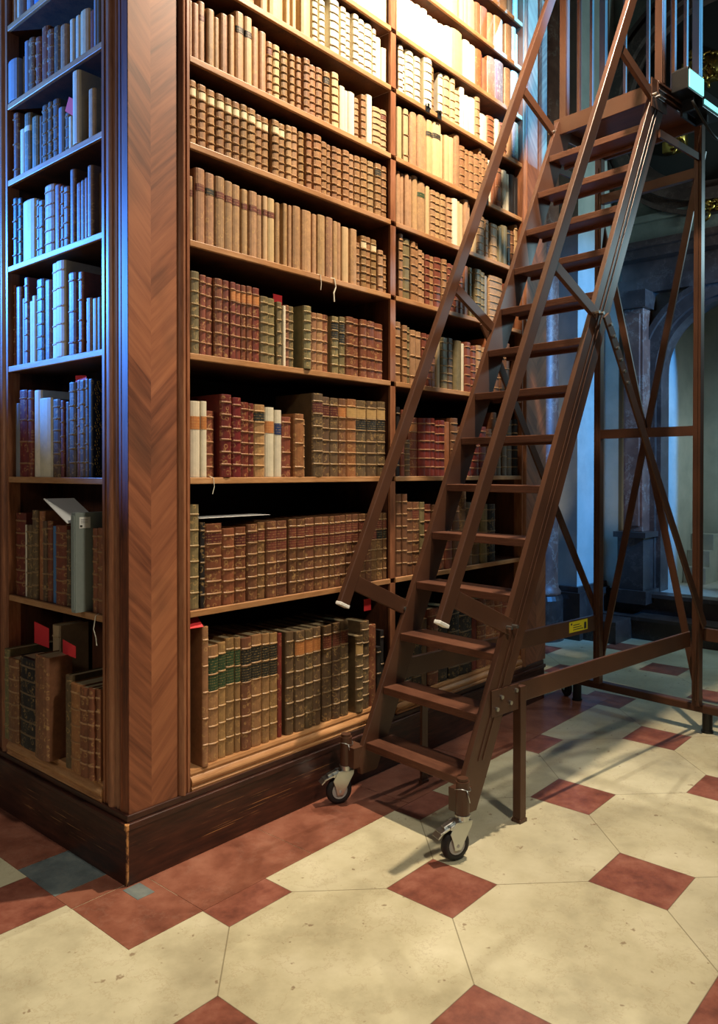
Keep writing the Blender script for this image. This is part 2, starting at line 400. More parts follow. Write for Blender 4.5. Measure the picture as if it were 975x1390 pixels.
# ------------------------------------------------------------------ the bookcase
SH = [.33,.955,1.476,1.961,2.4,2.777,3.111,3.454,3.752,4.06,4.34,4.64]
TOP = 4.9; XE = 3.19; YE = 1.24
bc = thing('bookcase', 'tall walnut library bookcase corner filled with old leather books', 'bookcase', (0,0,0))
FY = .022                              # plane of the frame faces
def hprof(a, b, depth, n=6, base=0):   # half-round bead profile between a and b, bulging by depth
    return [(a + (b-a)*i/n, base - depth*math.sin(math.pi*i/n)) for i in range(n+1)]
m = MB(); m.box((.002,.002,0), (3.14, 1.4, .205)); m.build('plinth', M['plinth'], bc)
m = MB(); m.box((-.006,-.006,.205),(3.15,1.4,.228)); m.box((.008,.008,.228),(3.146,1.4,.253)); m.build('plinth_cap', M['plinth'], bc, bevel=.004)
# corner pilaster: veneered wide side and narrow side strip
m = MB(); m.prism([(FY-.117,-.004),(.232-.117,-.004),(.232-.117,.03),(FY-.117+.03,.03),(FY-.117+.03,.04),(FY-.117,.04)], 2, .253, TOP)
m.build('corner_pilaster', M['chevron'], bc, loc=(.117,FY,0))
m = MB(); m.box((FY-.002,.02,.253), (FY+.04,.078,TOP)); m.box((FY-.004,.062,.253),(FY+.02,.067,TOP)); m.build('side_strip', M['walnut'], bc)
# mouldings (bead and fillet) running full height
def mould_x(x0, x1, mat, name='moulding', flip=False):
    w_ = x1-x0
    P = [(0,.012),(.05,.012),(.05,.02),(.16,.02),(.16,.004)] + [(.16+.1*i/4, .004-.006*math.sin(math.pi*i/4)) for i in range(1,5)] + [(.30,-.004)] + [(.30+.42*i/8, -.004-.016*math.sin(math.pi*i/8)) for i in range(1,9)] + [(.76,.0),(.84,.0),(.84,-.006),(1,-.006),(1,.05),(0,.05)]
    if flip: P = [(1-a, b) for a, b in P]
    m = MB(); m.prism([(x0+a*w_, FY+b) for a, b in P], 2, .253, TOP); return m
mould_x(.218,.291,None).build('moulding', M['walnut_light'], bc)
mould_x(2.862,2.935,None,flip=True).build('moulding', M['walnut_light'], bc)
def mould_y(y0, y1, flip=False):
    w_ = y1-y0
    P = [(0,.016),(.12,.016),(.12,.004)] + [(.12+.14*i/4, .004-.006*math.sin(math.pi*i/4)) for i in range(1,5)] + [(.34,0)] + [(.34+.36*i/8, -.002-.010*math.sin(math.pi*i/8)) for i in range(1,9)] + [(.74,.0),(.86,.0),(.86,-.004),(1,-.004),(1,.05),(0,.05)]
    if flip: P = [(1-a, b) for a, b in P]
    m = MB(); m.prism([(FY+b, y0+a*w_) for a, b in P], 2, .253, TOP); return m
mould_y(.072,.189).build('moulding', M['walnut_light'], bc)
mould_y(.962,1.06,True).build('moulding', M['walnut_light'], bc)
m = MB(); m.box((FY+.004,1.055,.253),(FY+.06,YE,TOP)); m.build('side_pilaster', M['walnut'], bc)
m = MB(); m.prism([(-.13,-.004),(.125,-.004),(.125,.03),(-.13,.03)], 2, .253, TOP); m.build('end_pilaster', M['chevron'], bc, loc=(3.06,FY,0))
m = MB(); m.box((3.150,FY+.02,.253),(3.18,.60,TOP)); m.build('end_panel', M['walnut'], bc)
# carcass
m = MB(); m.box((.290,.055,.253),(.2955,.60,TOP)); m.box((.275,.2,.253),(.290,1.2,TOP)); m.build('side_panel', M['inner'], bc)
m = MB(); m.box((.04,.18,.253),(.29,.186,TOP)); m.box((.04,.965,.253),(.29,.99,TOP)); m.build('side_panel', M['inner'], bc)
m = MB(); m.box((.29,.56,.253),(3.15,.58,TOP)); m.build('back_panel', M['back'], bc)
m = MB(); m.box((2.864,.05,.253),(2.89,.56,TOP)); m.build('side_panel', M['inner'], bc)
m = MB()
for i, z in enumerate(SH):
    a = (.253 if i == 0 else z); b = (SH[i+1]-.025 if i+1 < len(SH) else TOP)
    m.box((1.543,.036,a), (1.575,.558,b))
m.build('divider', M['inner'], bc)
m = MB()
for i, z in enumerate(SH):
    a = (.253 if i == 0 else z); b = (SH[i+1]-.025 if i+1 < len(SH) else TOP)
    m.box((1.538,.024,a), (1.580,.037,b))
m.build('divider_edge', M['walnut_light'], bc)
TH = .025
for i, z in enumerate(SH):
    if i == 0:
        for a, b in ((.2955,1.538),(1.58,2.864)):
            m = MB(); P = [(.012,.253),(.010,.262),(.018,.268)] + [(.018-.010*math.sin(math.pi*k/6), .268+.036*k/6) for k in range(1,7)] + [(.024,.308),(.020,.318),(.024,z),(.55,z),(.55,.253)]
            m.prism([(y, zz) for y, zz in P], 0, a, b); m.build('bottom_sill', M['shelf'], bc)
        m = MB(); m.prism([(x-.002, zz) for x, zz in P[:-2]] + [(.274,z),(.274,.253)], 1, .187, .964); m.build('bottom_sill', M['shelf'], bc)
    else:
        for a, b in ((.2955,1.538),(1.58,2.864)):
            m = MB(); m.box((a,.034,z-TH),(b,.557,z-.0003)); sh_ = m.build('shelf', M['inner'], bc)  # board wood darker than its edge, painting in the shade beneath
            m = MB(); m.box((a,.020,z-TH),(b,.034,z)); m.build('shelf_edge', M['shelf'], sh_, bevel=.0025)
        m = MB(); m.box((.034,.187,z-TH),(.274,.964,z-.0003)); sh_ = m.build('shelf', M['inner'], bc)  # side shelves too: dark board colour stands in for underside shade
        m = MB(); m.box((.020,.187,z-TH),(.034,.964,z)); m.build('shelf_edge', M['shelf'], sh_, bevel=.0025)
m = MB(); m.box((.06,.06,TOP-.02),(3.15,1.2,TOP+.02)); m.build('top_board', M['inner'], bc)

# ------------------------------------------------------------------ books
LEA = {'t':((150,112,74),'tan'),'l':((196,168,122),'pale tan'),'w':((222,212,184),'white vellum'),'b':((112,76,50),'brown'),
 'r':((120,66,46),'reddish brown'),'d':((108,44,34),'dark red'),'p':((166,130,94),'pinkish tan'),'o':((144,92,58),'orange brown'),
 'g':((118,106,72),'olive'),'n':((94,74,52),'dark brown'),'k':((32,28,28),'black'),'u':((84,124,170),'blue'),'s':((132,132,132),'grey'),'c':((204,188,152),'cream')}
def leather(code, rgb, band=False):
    t = NT(('rubbed_band_' if band else 'leather_') + LEA[code][1].replace(' ', '_')); v = t.coord(); X, Y, Z = t.sep(v)
    oi = t.n('ShaderNodeObjectInfo').outputs['Random']
    base = srgb(*rgb)
    hs = t.n('ShaderNodeHueSaturation'); t.set(hs.inputs['Hue'], t.math('ADD', .5, t.math('MULTIPLY', t.math('SUBTRACT', oi, .5), .025)))
    t.set(hs.inputs['Value'], t.math('ADD', .82, t.math('MULTIPLY', t.math('FRACT', t.math('MULTIPLY', oi, 7.31)), .36))); t.set(hs.inputs['Saturation'], 1.0)
    off = t.n('ShaderNodeVectorMath', operation='ADD'); t.set(off.inputs[0], v)
    cb = t.n('ShaderNodeCombineXYZ'); t.set(cb.inputs[0], t.math('MULTIPLY', oi, 37)); t.set(off.inputs[1], cb.outputs[0])
    n = t.noise(off.outputs[0], 34, 5, .7)
    plain = code in 'wcsul'
    lo = .72 if plain else .45
    c = t.mix(n, tuple(x*lo for x in base[:3])+(1,), tuple(min(1,x*(1.15 if plain else 1.5)) for x in base[:3])+(1,))
    t.set(hs.inputs['Color'], c); col = hs.outputs[0]
    if not plain and not band:
        vo = t.n('ShaderNodeTexVoronoi', feature='F1'); t.set(vo.inputs['Vector'], t.mapv(off.outputs[0], (1,.01,1))); vo.inputs['Scale'].default_value = 42
        ring = t.math('COMPARE', vo.outputs['Distance'], .34, .07)
        wear = t.noise(off.outputs[0], 60, 3)
        k = t.math('MULTIPLY', t.math('MULTIPLY', ring, t.math('LESS_THAN', Y, .002)), t.ramp(wear, [(.4, G(0)), (.6, G(.42))]))
        col = t.mix(k, col, srgb(206,168,104))
    if band: col = t.mix(.36, col, srgb(190,156,108))
    t.bump(n, .25, .003)
    return t.done(col, .55 if plain else .47)
LM = {}
for k, (rgb, nm) in LEA.items(): LM[k] = (leather(k, rgb), leather(k, rgb, True))
LAB = {'G':((40,66,42),'green'),'K':((34,34,30),'black'),'R':((106,52,40),'red'),'D':((84,36,30),'dark red'),'O':((176,112,62),'orange'),
       'T':((176,142,90),'tan'),'U':((34,50,92),'blue'),'W':((222,206,166),'pale')}
def label_mat(code, rgb):
    # a leather lettering piece: fine gilt rules and worn unreadable tooling
    t = NT('title_piece_' + LAB[code][1].replace(' ','_')); v = t.coord(); X, Y, Z = t.sep(v)
    n = t.noise(v, 60, 3); c = t.mix(n, tuple(x*.7 for x in srgb(*rgb)[:3])+(1,), tuple(min(1,x*1.25) for x in srgb(*rgb)[:3])+(1,))
    wv = t.math('FRACT', t.math('MULTIPLY', Z, 90)); row = t.math('COMPARE', wv, .5, .16)
    br = t.math('GREATER_THAN', t.noise(t.mapv(v, (1,1,.25)), 330, 2), .5)
    k = t.math('MULTIPLY', t.math('MULTIPLY', row, br), .0 if code in 'W' else .38)
    return t.done(t.mix(k, c, srgb(200,164,98)), .5)
BM = {k: label_mat(k, v[0]) for k, v in LAB.items()}
def page_mat():
    t = NT('page_edges'); v = t.coord(); n = t.noise(t.mapv(v, (400,8,8)), 1, 2)
    return t.done(t.ramp(n, [(.3, srgb(130,108,76)), (.7, srgb(188,168,128))]), .8)
M['pages'] = page_mat()

def band_z(h, nb):
    if nb == 0: return []
    if nb == 1: return [h*.5]
    return [h*(.155 + (.905-.155)*i/(nb-1)) for i in range(nb)]
NS = 6
def bulge(w_): return min(.24*w_, .013)
def cover_mb(w_, h, D, nb, mb=None, solid=False, ox=0, oy=0, oz=0):
    mb = mb or MB(); b = bulge(w_); t = .0032; bh = .0042; bw = .0032
    lv = [(0, 0, 0), (.004, .0006, 0)]
    for z in band_z(h, nb): lv += [(z-bw*1.3, 0, 1), (z-bw*.5, bh, 1), (z+bw*.5, bh, 1), (z+bw*1.3, 0, 0)]
    lv += [(h-.004, .0006, 0), (h, 0, 0)]
    def ring(z, e):
        P = [(-w_/2, D)]
        for i in range(NS+1):
            a = math.pi*i/NS; x = -math.cos(a)*w_/2; y = -b*math.sin(a) - e*math.sin(a)**.5 if 0 < i < NS else 0
            P.append((x, y))
        P.append((w_/2, D))
        if solid: return P
        ti = min(t, w_*.12)
        return P + [(w_/2-ti, D), (w_/2-ti, ti), (-w_/2+ti, ti), (-w_/2+ti, D)]
    V = []; F = []; MI = []
    n = len(ring(0, 0))
    for z, e, k in lv:
        V += [(x+ox, y+oy, z+oz) for x, y in ring(z, e)]
    for j in range(len(lv)-1):
        k = lv[j][2]
        for i in range(n):
            F.append((j*n+i, j*n+(i+1)%n, (j+1)*n+(i+1)%n, (j+1)*n+i)); MI.append(1 if (k and 1 <= i <= NS) else 0)
    F.append(tuple(range(n))[::-1]); MI.append(0); F.append(tuple(range((len(lv)-1)*n, len(lv)*n))); MI.append(0)
    k0 = len(mb.V); mb.V += V; mb.F += [tuple(i+k0 for i in f) for f in F]; mb.M += MI
    return mb
def patch_mb(w_, z0, z1, out=.0014):
    b = bulge(w_); V = []
    for z in (z0, z1):
        for o_ in (out, -.001):
            for i in range(NS+1):
                a = R(14) + (math.pi-R(28))*i/NS; V.append((-math.cos(a)*(w_/2), -b*math.sin(a)-o_, z))
    n = NS+1; F = []
    for i in range(NS):
        F += [(i, i+1, 2*n+i+1, 2*n+i), (n+i+1, n+i, 3*n+i, 3*n+i+1), (2*n+i, 2*n+i+1, 3*n+i+1, 3*n+i), (i+1, i, n+i, n+i+1)]
    F += [(0, 2*n, 3*n, n), (NS, n+NS, 3*n+NS, 2*n+NS)]
    return V, F
SHN = ['bottom','second','third','fourth','fifth','sixth','seventh','eighth','ninth','tenth','top']
def ordn(k): return '%d%s' % (k, 'th' if 10 <= k%100 <= 20 else {1:'st',2:'nd',3:'rd'}.get(k%10,'th'))
stuff = MB(); STM = list('tlwbrdpogkn'); stuff_mats = []
for c in 'tlwbrdpognkusc': stuff_mats += [LM[c][0], LM[c][1]]
SIX = {c: i for i, c in enumerate('tlwbrdpognkusc')}
def make_book(code, w_, h, D, loc, rz, label, group, tilt=0):
    col = code[0]; nb = int(code[1]) if len(code) > 1 and code[1].isdigit() else 0
    labs = [c for c in code[2:] if c in LAB]
    o = thing('leather_book', label, 'book', loc, rz, group)
    if tilt: o.rotation_euler = (0, 0, rz); o.rotation_euler.rotate_axis('Y', tilt)
    cover_mb(w_, h, D, nb).build('cover', list(LM[col]), o)
    ti = min(.0032, w_*.12)+.0004
    m = MB(); m.box((-w_/2+ti, ti+.001, .003), (w_/2-ti, D-.004, h-.004)); m.build('page_block', M['pages'], o)
    bz = band_z(h, nb)
    for q, c in enumerate(labs):
        if nb >= 4: a, b = bz[-2-q]+.0045, bz[-1-q]-.0045
        elif nb == 3: a, b = h*.60, h*.72
        else: a, b = (h*.63-q*.15*h, h*.80-q*.15*h) if c in 'OU' and col == 'w' else (h*.70, h*.79)
        V, F = patch_mb(w_, a, b)
        mesh_obj('title_label', V, F, BM[c], o)
    return o
def book_text(code):
    nm = LEA[code[0]][1]; labs = [LAB[c][1] for c in code[2:] if c in LAB]
    s = {'6':'ribbed ','5':'ribbed ','4':'plain-ribbed ','3':'smooth ','0':'smooth '}[code[1] if len(code) > 1 and code[1].isdigit() else '0'] + nm + ' book'
    if labs:
        s += (' with two %s labels' % labs[0]) if len(labs) == 2 and labs[0] == labs[1] else (' with %s label' % ' and '.join(labs))
    return s
ROWS=[
('R',0,1,'351,31,558,t5! 396,55,470,t6GG 451,41,475,t6GG 492,47,486,t6GG 539,31,481,t6GG 570,56,474,b6KK 626,61,477,t6KK 687,44,473,t6KK 736,47,468,t6KK 783,25,461,d0 826,49,461,n6 882,62,454,n6O 948,51,453,n6O 999,54,454,n6O 1069,61,451,n6R 1130,51,455,n6R 1181,58,459,n6R 1273,54,374,n6T! 1332,60,434,n6 1392,58,407,r0 1456,33,288,k3~ 1489,27,367,k3~'),
('R',1,1,'312,49,417,g6 361,24,344,k5 385,86,337,r6D 471,64,314,r6 535,61,316,r6D 609,58,324,b6D 667,44,329,b6R 711,60,331,b6RR 771,67,331,b6RR 848,48,335,b6RR 896,52,333,b6RR 948,62,336,b6RR 1010,53,337,b6RR 1063,46,336,b6RR 1109,36,336,b6RR 1145,42,337,b6RR 1187,41,338,b6RR 1228,45,339,b6RR 1273,46,339,b6RR 1319,55,339,b6RR 1374,44,338,b6RR 1418,44,338,b6RR 1462,45,338,b6RK 1507,28,338,b6RK'),
('R',2,1,'312,50,304,w0O 362,30,306,w0O 392,43,270,r5 447,58,339,d6! 512,47,331,d6! 567,46,316,d6 613,30,314,d6 643,63,312,t6K 706,54,304,w0O 760,42,295,w0U 802,60,268,r4 862,62,284,o3! 924,25,263,t5~ 977,70,384,n6D! 1047,65,374,n6D 1112,59,373,n6D 1171,56,374,b6O 1227,70,376,o6T 1297,78,375,n6TK 1375,77,376,n6TK 1452,67,379,n6TK'),
('R',3,1,'313,42,327,g6 361,31,322,r6 395,33,320,r6 428,44,320,r6 476,33,321,r6 513,29,321,r6O 542,28,318,r6O 570,28,318,r6O 598,31,319,r6O 633,40,319,r6O 673,49,290,g6 722,45,291,g6 779,31,284,g5 810,16,271,w0~ 826,26,277,b6 852,31,276,g6 911,51,285,g6! 962,25,275,b6~ 987,34,268,t5 1021,43,270,t5 1064,38,271,o5 1118,50,271,g6KK 1176,43,278,g5KK 1219,59,285,r5 1278,42,285,r5 1320,53,286,r5 1373,62,286,r5 1435,70,284,r5'),
('R',4,1,'314,20,260,p0R 334,48,297,p0R 387,46,294,p0K 433,49,292,p0R 485,42,289,p0R 527,43,287,p0R 576,33,280,p0R 613,46,282,p0R 662,30,279,p0R 692,27,282,l0R 719,42,281,l0R 765,25,272,p0 809,25,280,p0 847,21,283,p0~ 869,51,286,p0 926,63,283,p0 994,28,280,p0 1022,53,284,p0 1081,50,288,p0 1135,30,282,p0 1165,27,283,p0~ 1192,50,269,l0 1248,51,272,p0 1299,26,217,t5~ 1331,43,258,t6W 1374,34,261,t6W~ 1408,43,257,t6W 1464,42,217,p4~ 1506,24,200,t5~'),
('R',5,1,'314,36,260,t6W 350,44,255,t6W 398,41,252,t6W 439,44,250,t6W 487,39,250,t6W 526,40,249,t6W 566,38,251,t6W 604,47,249,t6W 651,37,239,t6W 691,39,242,t6W 740,44,246,t6W 784,42,247,t6W 826,36,251,p6 862,39,258,p6 910,37,253,t6 953,38,257,t6 994,56,264,t6 1058,38,255,t6 1096,27,253,t6~ 1123,39,252,t6 1162,36,256,t6 1198,48,258,t6 1246,33,253,p6~ 1279,45,255,t6 1324,51,259,t6 1375,48,257,p6 1434,51,264,t6K 1493,42,269,t6'),
('R',6,1,'315,14,234,p0~ 329,29,230,p0 358,32,251,p0R 393,38,234,p0 435,24,220,p0 468,36,251,p0 508,28,260,p0 541,46,291,p0K 587,42,288,l0K 635,34,267,p0 676,38,267,p0 719,35,242,t6R 754,41,243,l6 795,43,230,t6 848,34,237,t6 890,32,242,t6 933,43,254,t6 976,44,244,t6 1020,45,249,t6 1065,44,245,t6K 1123,50,266,l6 1173,40,219,w0 1213,25,212,w0~ 1238,51,217,w0 1289,33,205,p6~ 1333,36,236,t6~ 1369,45,248,w0 1414,69,206,l6 1483,49,215,l6R'),
('R',7,1,'504,146,224,p6~ 676,42,248,l0~ 727,87,212,l0 829,26,236,l0~ 869,24,200,l0~ 911,65,203,l0 987,39,216,w6 1039,41,222,w6 1105,68,258,w6 1181,40,252,w6 1221,32,243,w6~ 1268,43,256,w6 1311,47,253,w6 1358,60,254,w6 1418,26,247,w6~ 1444,40,219,w0~ 1484,38,181,w0~ 1522,13,195,l0~'),
('R',8,1,'1134,79,236,w0~ 1213,82,200,w0~ 1295,84,224,w0~ 1379,78,248,w0~ 1457,78,212,w0'),
('R',8,2,'1613,72,213,w0 1685,82,215,w0 1773,47,232,w0~ 1820,53,230,w0 1873,54,217,w0~ 1927,51,220,w0~ 1978,61,219,w0 2039,61,231,w0 2101,109,246,l0 2220,66,228,w0 2286,63,229,w0~ 2349,68,231,o0 2418,12,224,d0~ 2431,57,211,o0~ 2488,87,245,o0 2576,106,262,o0 2695,74,258,p0 2770,85,267,p0'),
('R',9,2,'1755,72,240,w0~ 1827,66,212,w0~ 1893,67,236,w0~ 1960,52,200,w0~ 2012,70,224,w0~ 2092,86,240,l0~ 2178,51,212,l0~ 2229,47,236,l0~ 2276,72,186,l0~ 2348,58,194,o0D~ 2406,76,198,o0D~ 2482,61,190,p0~ 2559,100,210,p0 2689,79,215,p0~ 2768,50,228,p0~ 2819,36,209,l0~'),
('R',10,2,'2470,103,212,p0~ 2573,63,182,p0~ 2636,87,184,p0~ 2723,66,192,s0~ 2789,56,192,p0~ 2845,10,190,l0~'),
('R',7,2,'1629,38,258,w6~ 1667,23,228,w6~ 1690,68,258,w6 1758,54,247,w6 1819,69,258,w5! 1888,48,245,t5~ 1989,42,254,w5~ 2031,61,258,l5 2092,50,258,l5~ 2142,52,211,l5~ 2194,45,247,w0~ 2239,52,218,w0R~ 2291,59,224,w0~ 2350,52,248,p5~ 2402,88,173,w0~ 2490,84,190,o5~ 2574,43,193,w0~ 2617,88,189,o5~ 2705,71,215,p0~ 2776,79,248,o0'),
('R',6,2,'1619,42,279,l0 1672,43,286,l3 1725,61,289,p0 1786,81,294,p0 1867,54,293,l0K 1921,81,303,l0K 2002,31,262,l0~ 2033,48,264,l0~ 2081,50,270,l0~ 2131,56,303,p0 2187,59,256,t5 2246,47,252,t3~ 2293,48,256,t5~ 2342,53,253,t5~ 2395,31,303,t5~ 2426,41,281,t5~ 2467,30,269,t5~ 2497,42,267,w0~ 2539,37,234,o0~ 2576,68,243,o3~ 2644,56,248,w0~ 2700,39,242,w0~ 2739,71,252,k0~ 2810,40,251,k0~'),
('R',5,2,'1616,34,281,p0K~ 1650,31,280,p0K~ 1681,35,283,p0K~ 1716,31,283,p0K~ 1747,48,294,p0 1795,71,279,p0G 1866,35,270,l0~ 1901,51,259,p6 1952,51,263,p6 2004,56,265,p6 2060,52,259,p6~ 2112,52,268,w0~ 2164,32,266,l0~ 2196,37,262,l0~ 2233,47,294,p0~ 2280,29,280,p0~ 2325,51,216,l0~ 2376,87,240,t5 2463,48,234,p5~ 2511,85,224,p4 2596,56,225,g0~ 2652,72,247,g0~ 2724,42,234,k3~ 2766,49,238,b4~ 2815,40,287,p4'),
('R',4,2,'1632,34,337,t6~ 1666,62,322,g5~ 1734,42,321,t6~ 1776,24,321,t6~ 1800,36,289,p6~ 1836,25,281,p6~ 1861,41,276,r6~ 1902,43,277,t6~ 1945,64,280,r6~ 2018,48,284,t6~ 2066,40,270,r6~ 2106,38,270,r6~ 2145,45,258,r6~ 2190,42,246,r6~ 2232,57,292,o0~ 2289,31,290,g4~ 2320,71,287,g6!~ 2391,65,286,g6~ 2456,35,274,s0~ 2517,163,292,p6 2680,49,268,r4~'),
('R',3,2,'1608,47,318,t6~ 1662,42,306,t6~ 1704,25,302,g6~ 1729,51,291,p3~ 1780,47,289,p3~ 1827,43,287,r5~ 1870,45,284,r6~ 1915,49,284,o6~ 1964,40,281,l0~ 2004,66,288,g6~ 2070,61,293,n6~ 2131,77,287,g0~ 2208,39,279,w0~ 2247,60,292,r5~ 2307,57,277,r6~ 2364,58,287,p5~ 2422,52,282,p5~ 2474,48,342,o0~ 2522,48,332,r5~ 2570,68,333,b5~ 2638,63,341,b5~ 2701,64,342,b5~'),
('R',2,2,'1623,30,363,k4~ 1653,31,350,r5~ 1684,41,194,n6~ 1725,75,314,r6O 1800,61,314,d6~ 1861,57,317,d6~ 1918,36,319,d6~ 1954,37,309,d6~ 1991,59,312,d6~ 2050,52,306,o0~ 2102,69,330,b6~ 2171,67,284,b6~ 2238,82,295,d6~ 2320,78,291,d6~ 2398,79,294,d6~ 2477,65,284,o5~ 2542,58,387,b5~ 2600,59,338,n5~ 2659,60,350,n5~ 2719,71,353,n6K~ 2790,65,358,k6~'),
('R',1,2,'1622,43,431,b6~ 1665,41,430,b6~ 1706,50,387,b6R~ 1756,61,385,b6R 1817,43,384,g5~ 1860,60,371,r6~ 1920,58,367,b6~ 1978,75,358,r6 2053,68,355,r6~ 2121,70,353,b6~ 2191,72,436,b6 2263,74,369,n5~ 2337,75,356,n5~ 2412,78,354,g5G~ 2490,103,351,k5'),
('R',0,2,'1659,90,461,k5 1749,85,487,k5 1835,55,374,n0~ 1890,98,421,r5 1988,101,369,k0 2089,105,404,k4 2194,138,378,k4 2332,52,407,d0~ 2384,98,418,r6 2482,106,395,r6 2588,96,383,r6 2684,74,367,r6~'),
('L',7,0,'698,69,199,u0~ 767,61,217,s0~ 828,62,228,b0~ 890,27,242,c0~ 917,41,257,p0~'),
('L',6,0,'235,26,197,n0~ 261,22,207,s0~ 284,37,171,r0~ 321,66,189,l0 387,36,188,c0~ 423,18,181,n0~ 441,37,196,c0~ 478,57,186,p0 535,55,202,n0 590,52,208,b4 642,59,243,r0 702,47,218,r4 749,50,231,b4 799,46,236,s0 846,21,185,s0~ 867,91,178,s0!'),
('L',5,0,'273,49,198,p0 322,28,167,n0~ 350,57,286,c0! 407,39,253,n0 447,26,142,w0~ 473,45,171,n4~ 518,46,203,s0 564,51,252,n5 615,38,254,n5 653,50,254,n5 704,27,223,n0~ 731,60,231,g0 791,60,261,g0W 851,54,212,w0 905,53,294,b3'),
('L',4,0,'237,21,244,n0~ 258,40,271,b0! 299,25,247,b0~ 324,29,245,r0 353,34,244,b0 387,43,244,r0 430,40,306,b0 470,45,247,b4 515,29,260,b5~ 544,49,274,r0 593,88,288,p5 681,47,240,n3 728,30,254,n5~ 758,113,265,w0 871,36,292,k5 907,51,300,k4'),
('L',3,0,'235,25,207,n0~ 260,37,207,p0 297,47,214,o0 344,36,320,r4! 380,30,323,r0 410,66,331,r3 476,73,388,w5! 549,70,396,w5 619,56,336,r0 675,70,349,n6 746,35,288,w0 781,37,271,w0 818,39,377,r5 858,31,294,s0~ 889,48,349,b0 937,21,362,r6'),
('L',2,0,'304,29,386,k0* 333,24,388,n5 357,45,386,n6 402,28,389,r5 430,58,383,n6 488,32,308,n0 520,27,315,r5 547,65,322,n6 612,106,332,w0 718,62,371,w0 780,44,374,d4 824,78,379,d4 903,48,326,s0'),
('L',1,0,'477,27,311,n5 504,81,327,r6 585,40,321,u0 625,38,341,r5 663,34,339,n5 697,44,379,o0 741,45,382,n6 787,51,317,n5 838,31,315,w0~ 869,85,365,d6'),
('L',0,0,'192,26,351,r6 218,35,350,r6 253,63,344,r6 316,78,345,o5 394,43,368,n0 529,111,421,b0! 641,183,386,k6 824,91,364,b6 915,43,395,g4')]
BAYN = {('R',1):'left bay',('R',2):'right bay',('L',0):'side bay'}
for face, sh, bay, data in ROWS:
    items = []
    for s in data.split():
        u, w_, h, code = s.split(','); items.append((int(u)/1000, int(w_)/1000, int(h)/1000, code))
    order = sorted(items, key=lambda b: b[0] if face == 'R' else -b[0])
    rnd = random.Random(zlib.crc32(('%s%d%d' % (face, sh, bay)).encode()))
    grp = 'old books on the %s shelf, %s' % (SHN[sh], BAYN[(face, bay)])
    for k, (u, w_, h, code) in enumerate(order):
        far = code.endswith('~'); code = code.rstrip('~')
        w_ -= .0012; h -= .003; h = max(h, .1); z = SH[sh] + .0005
        fwd = .022 if '!' in code else 0
        code = code.replace('!', '')
        D = min(.30 if sh < 2 else .24, max(.13, h*.66))
        y = (.048 if not (face == 'L' and sh == 0) else .002) - fwd + rnd.uniform(-.004, .008)
        if face == 'L': D = min(D, .262-y-.002) if True else D
        if face == 'L' and sh == 0 and (.56 < u+w_/2 < .90): D = .10
        uc = u + w_/2 + .0006
        gold = '*' in code; code = code.replace('*', '')
        loc = (uc, y, z) if face == 'R' else (y, uc, z)
        rz = 0 if face == 'R' else -math.pi/2
        if far:
            mb = MB(); cover_mb(w_, h, D, int(code[1]) if len(code) > 1 and code[1].isdigit() else 0, mb, True)
            c_, s_ = math.cos(rz), math.sin(rz)
            V = [(loc[0]+x*c_-yy*s_, loc[1]+x*s_+yy*c_, loc[2]+zz) for x, yy, zz in mb.V]
            n = len(stuff.V); stuff.V += V; stuff.F += [tuple(i+n for i in f) for f in mb.F]; stuff.M += [SIX[code[0]]*2+q for q in mb.M]
            continue
        txt = '%s, %s from left, %s shelf, %s' % (book_text(code), ordn(k+1), SHN[sh], BAYN[(face, bay)])
        if gold: txt = 'black book with gold-tooled front board, at right end of third shelf, side bay'
        o = make_book(code, w_, h, D, loc, rz, txt, grp)
        if gold:                        # gilt scroll border tooled on the board that faces the opening
            m = MB(); rr = random.Random(4)
            for q in range(26):
                zc = .012 + (h-.024)*q/25
                m.torus((w_/2+.0012, .016+.006*math.sin(q*1.3), zc), (1,0,0), .0055, .0009, 10, 4)
            for zc in (.03, h*.5, h-.03):
                for q in range(5): m.torus((w_/2+.0012, .03+.010*q*(.6), zc+rr.uniform(-.02,.02)), (1,0,0), .009, .0009, 10, 4)
            m.build('gilt_tooling', M['gilt'], o)
tag(stuff.build('distant_books', stuff_mats), 'small far rows of old books on the upper and shadowed shelves', 'books', None, 'stuff')

# bundle behind the big folios in the bottom side shelf, slips, loose sheets
o = make_book('l3', .06, .505, .13, (.125,.735,SH[0]+.0005), -math.pi/2, 'tall marbled book with red slips standing behind folios, bottom side shelf', 'old books on the bottom shelf, side bay')
def slip(name, pts, mat, label, cat='paper slip', th=.0008, group=None):
    # thin sheet through 3-D points (quad strip), real thickness
    P = [Vector(p) for p in pts]; n = len(P)
    nn = (P[1]-P[0]).cross(P[-1]-P[0]).normalized()*th
    V = P + [p+nn for p in P]
    F = [tuple(range(n))[::-1], tuple(range(n, 2*n))] + [(i,(i+1)%n,(i+1)%n+n,i+n) for i in range(n)]
    c = sum(P, Vector())/n
    return tag(mesh_obj(name, [v-c for v in V], F, mat, None, c), label, cat, group)
GR = 'red paper slips in the books'
def redsheet(y0, y1, z0, z1, x, lab, face='L', lean=0):
    if face == 'L': pts = [(x,y0,z0),(x+.01,y1,z0),(x+.01+lean,y1,z1),(x+lean,y0,z1-.01)]
    else: pts = [(y0,x,z0),(y1,x,z0),(y1+lean,x,z1),(y0+lean,x,z1)]
    return slip('paper_slip', pts, M['red_paper'], lab, 'paper slip', group=GR)
redsheet(.76,.912,.735,.83,.10,'large red slip beside the tall marbled book, bottom side shelf')
redsheet(.462,.585,.745,.803,.06,'notched red slip above the brown folio, bottom side shelf')
slip('paper_slip', [(.03,.450,2.988),(.03,.354,2.933),(.03,.356,2.864),(.03,.481,2.941)], M['red_paper'], 'tilted red slip hanging in front of the sixth shelf, side bay', group=GR)
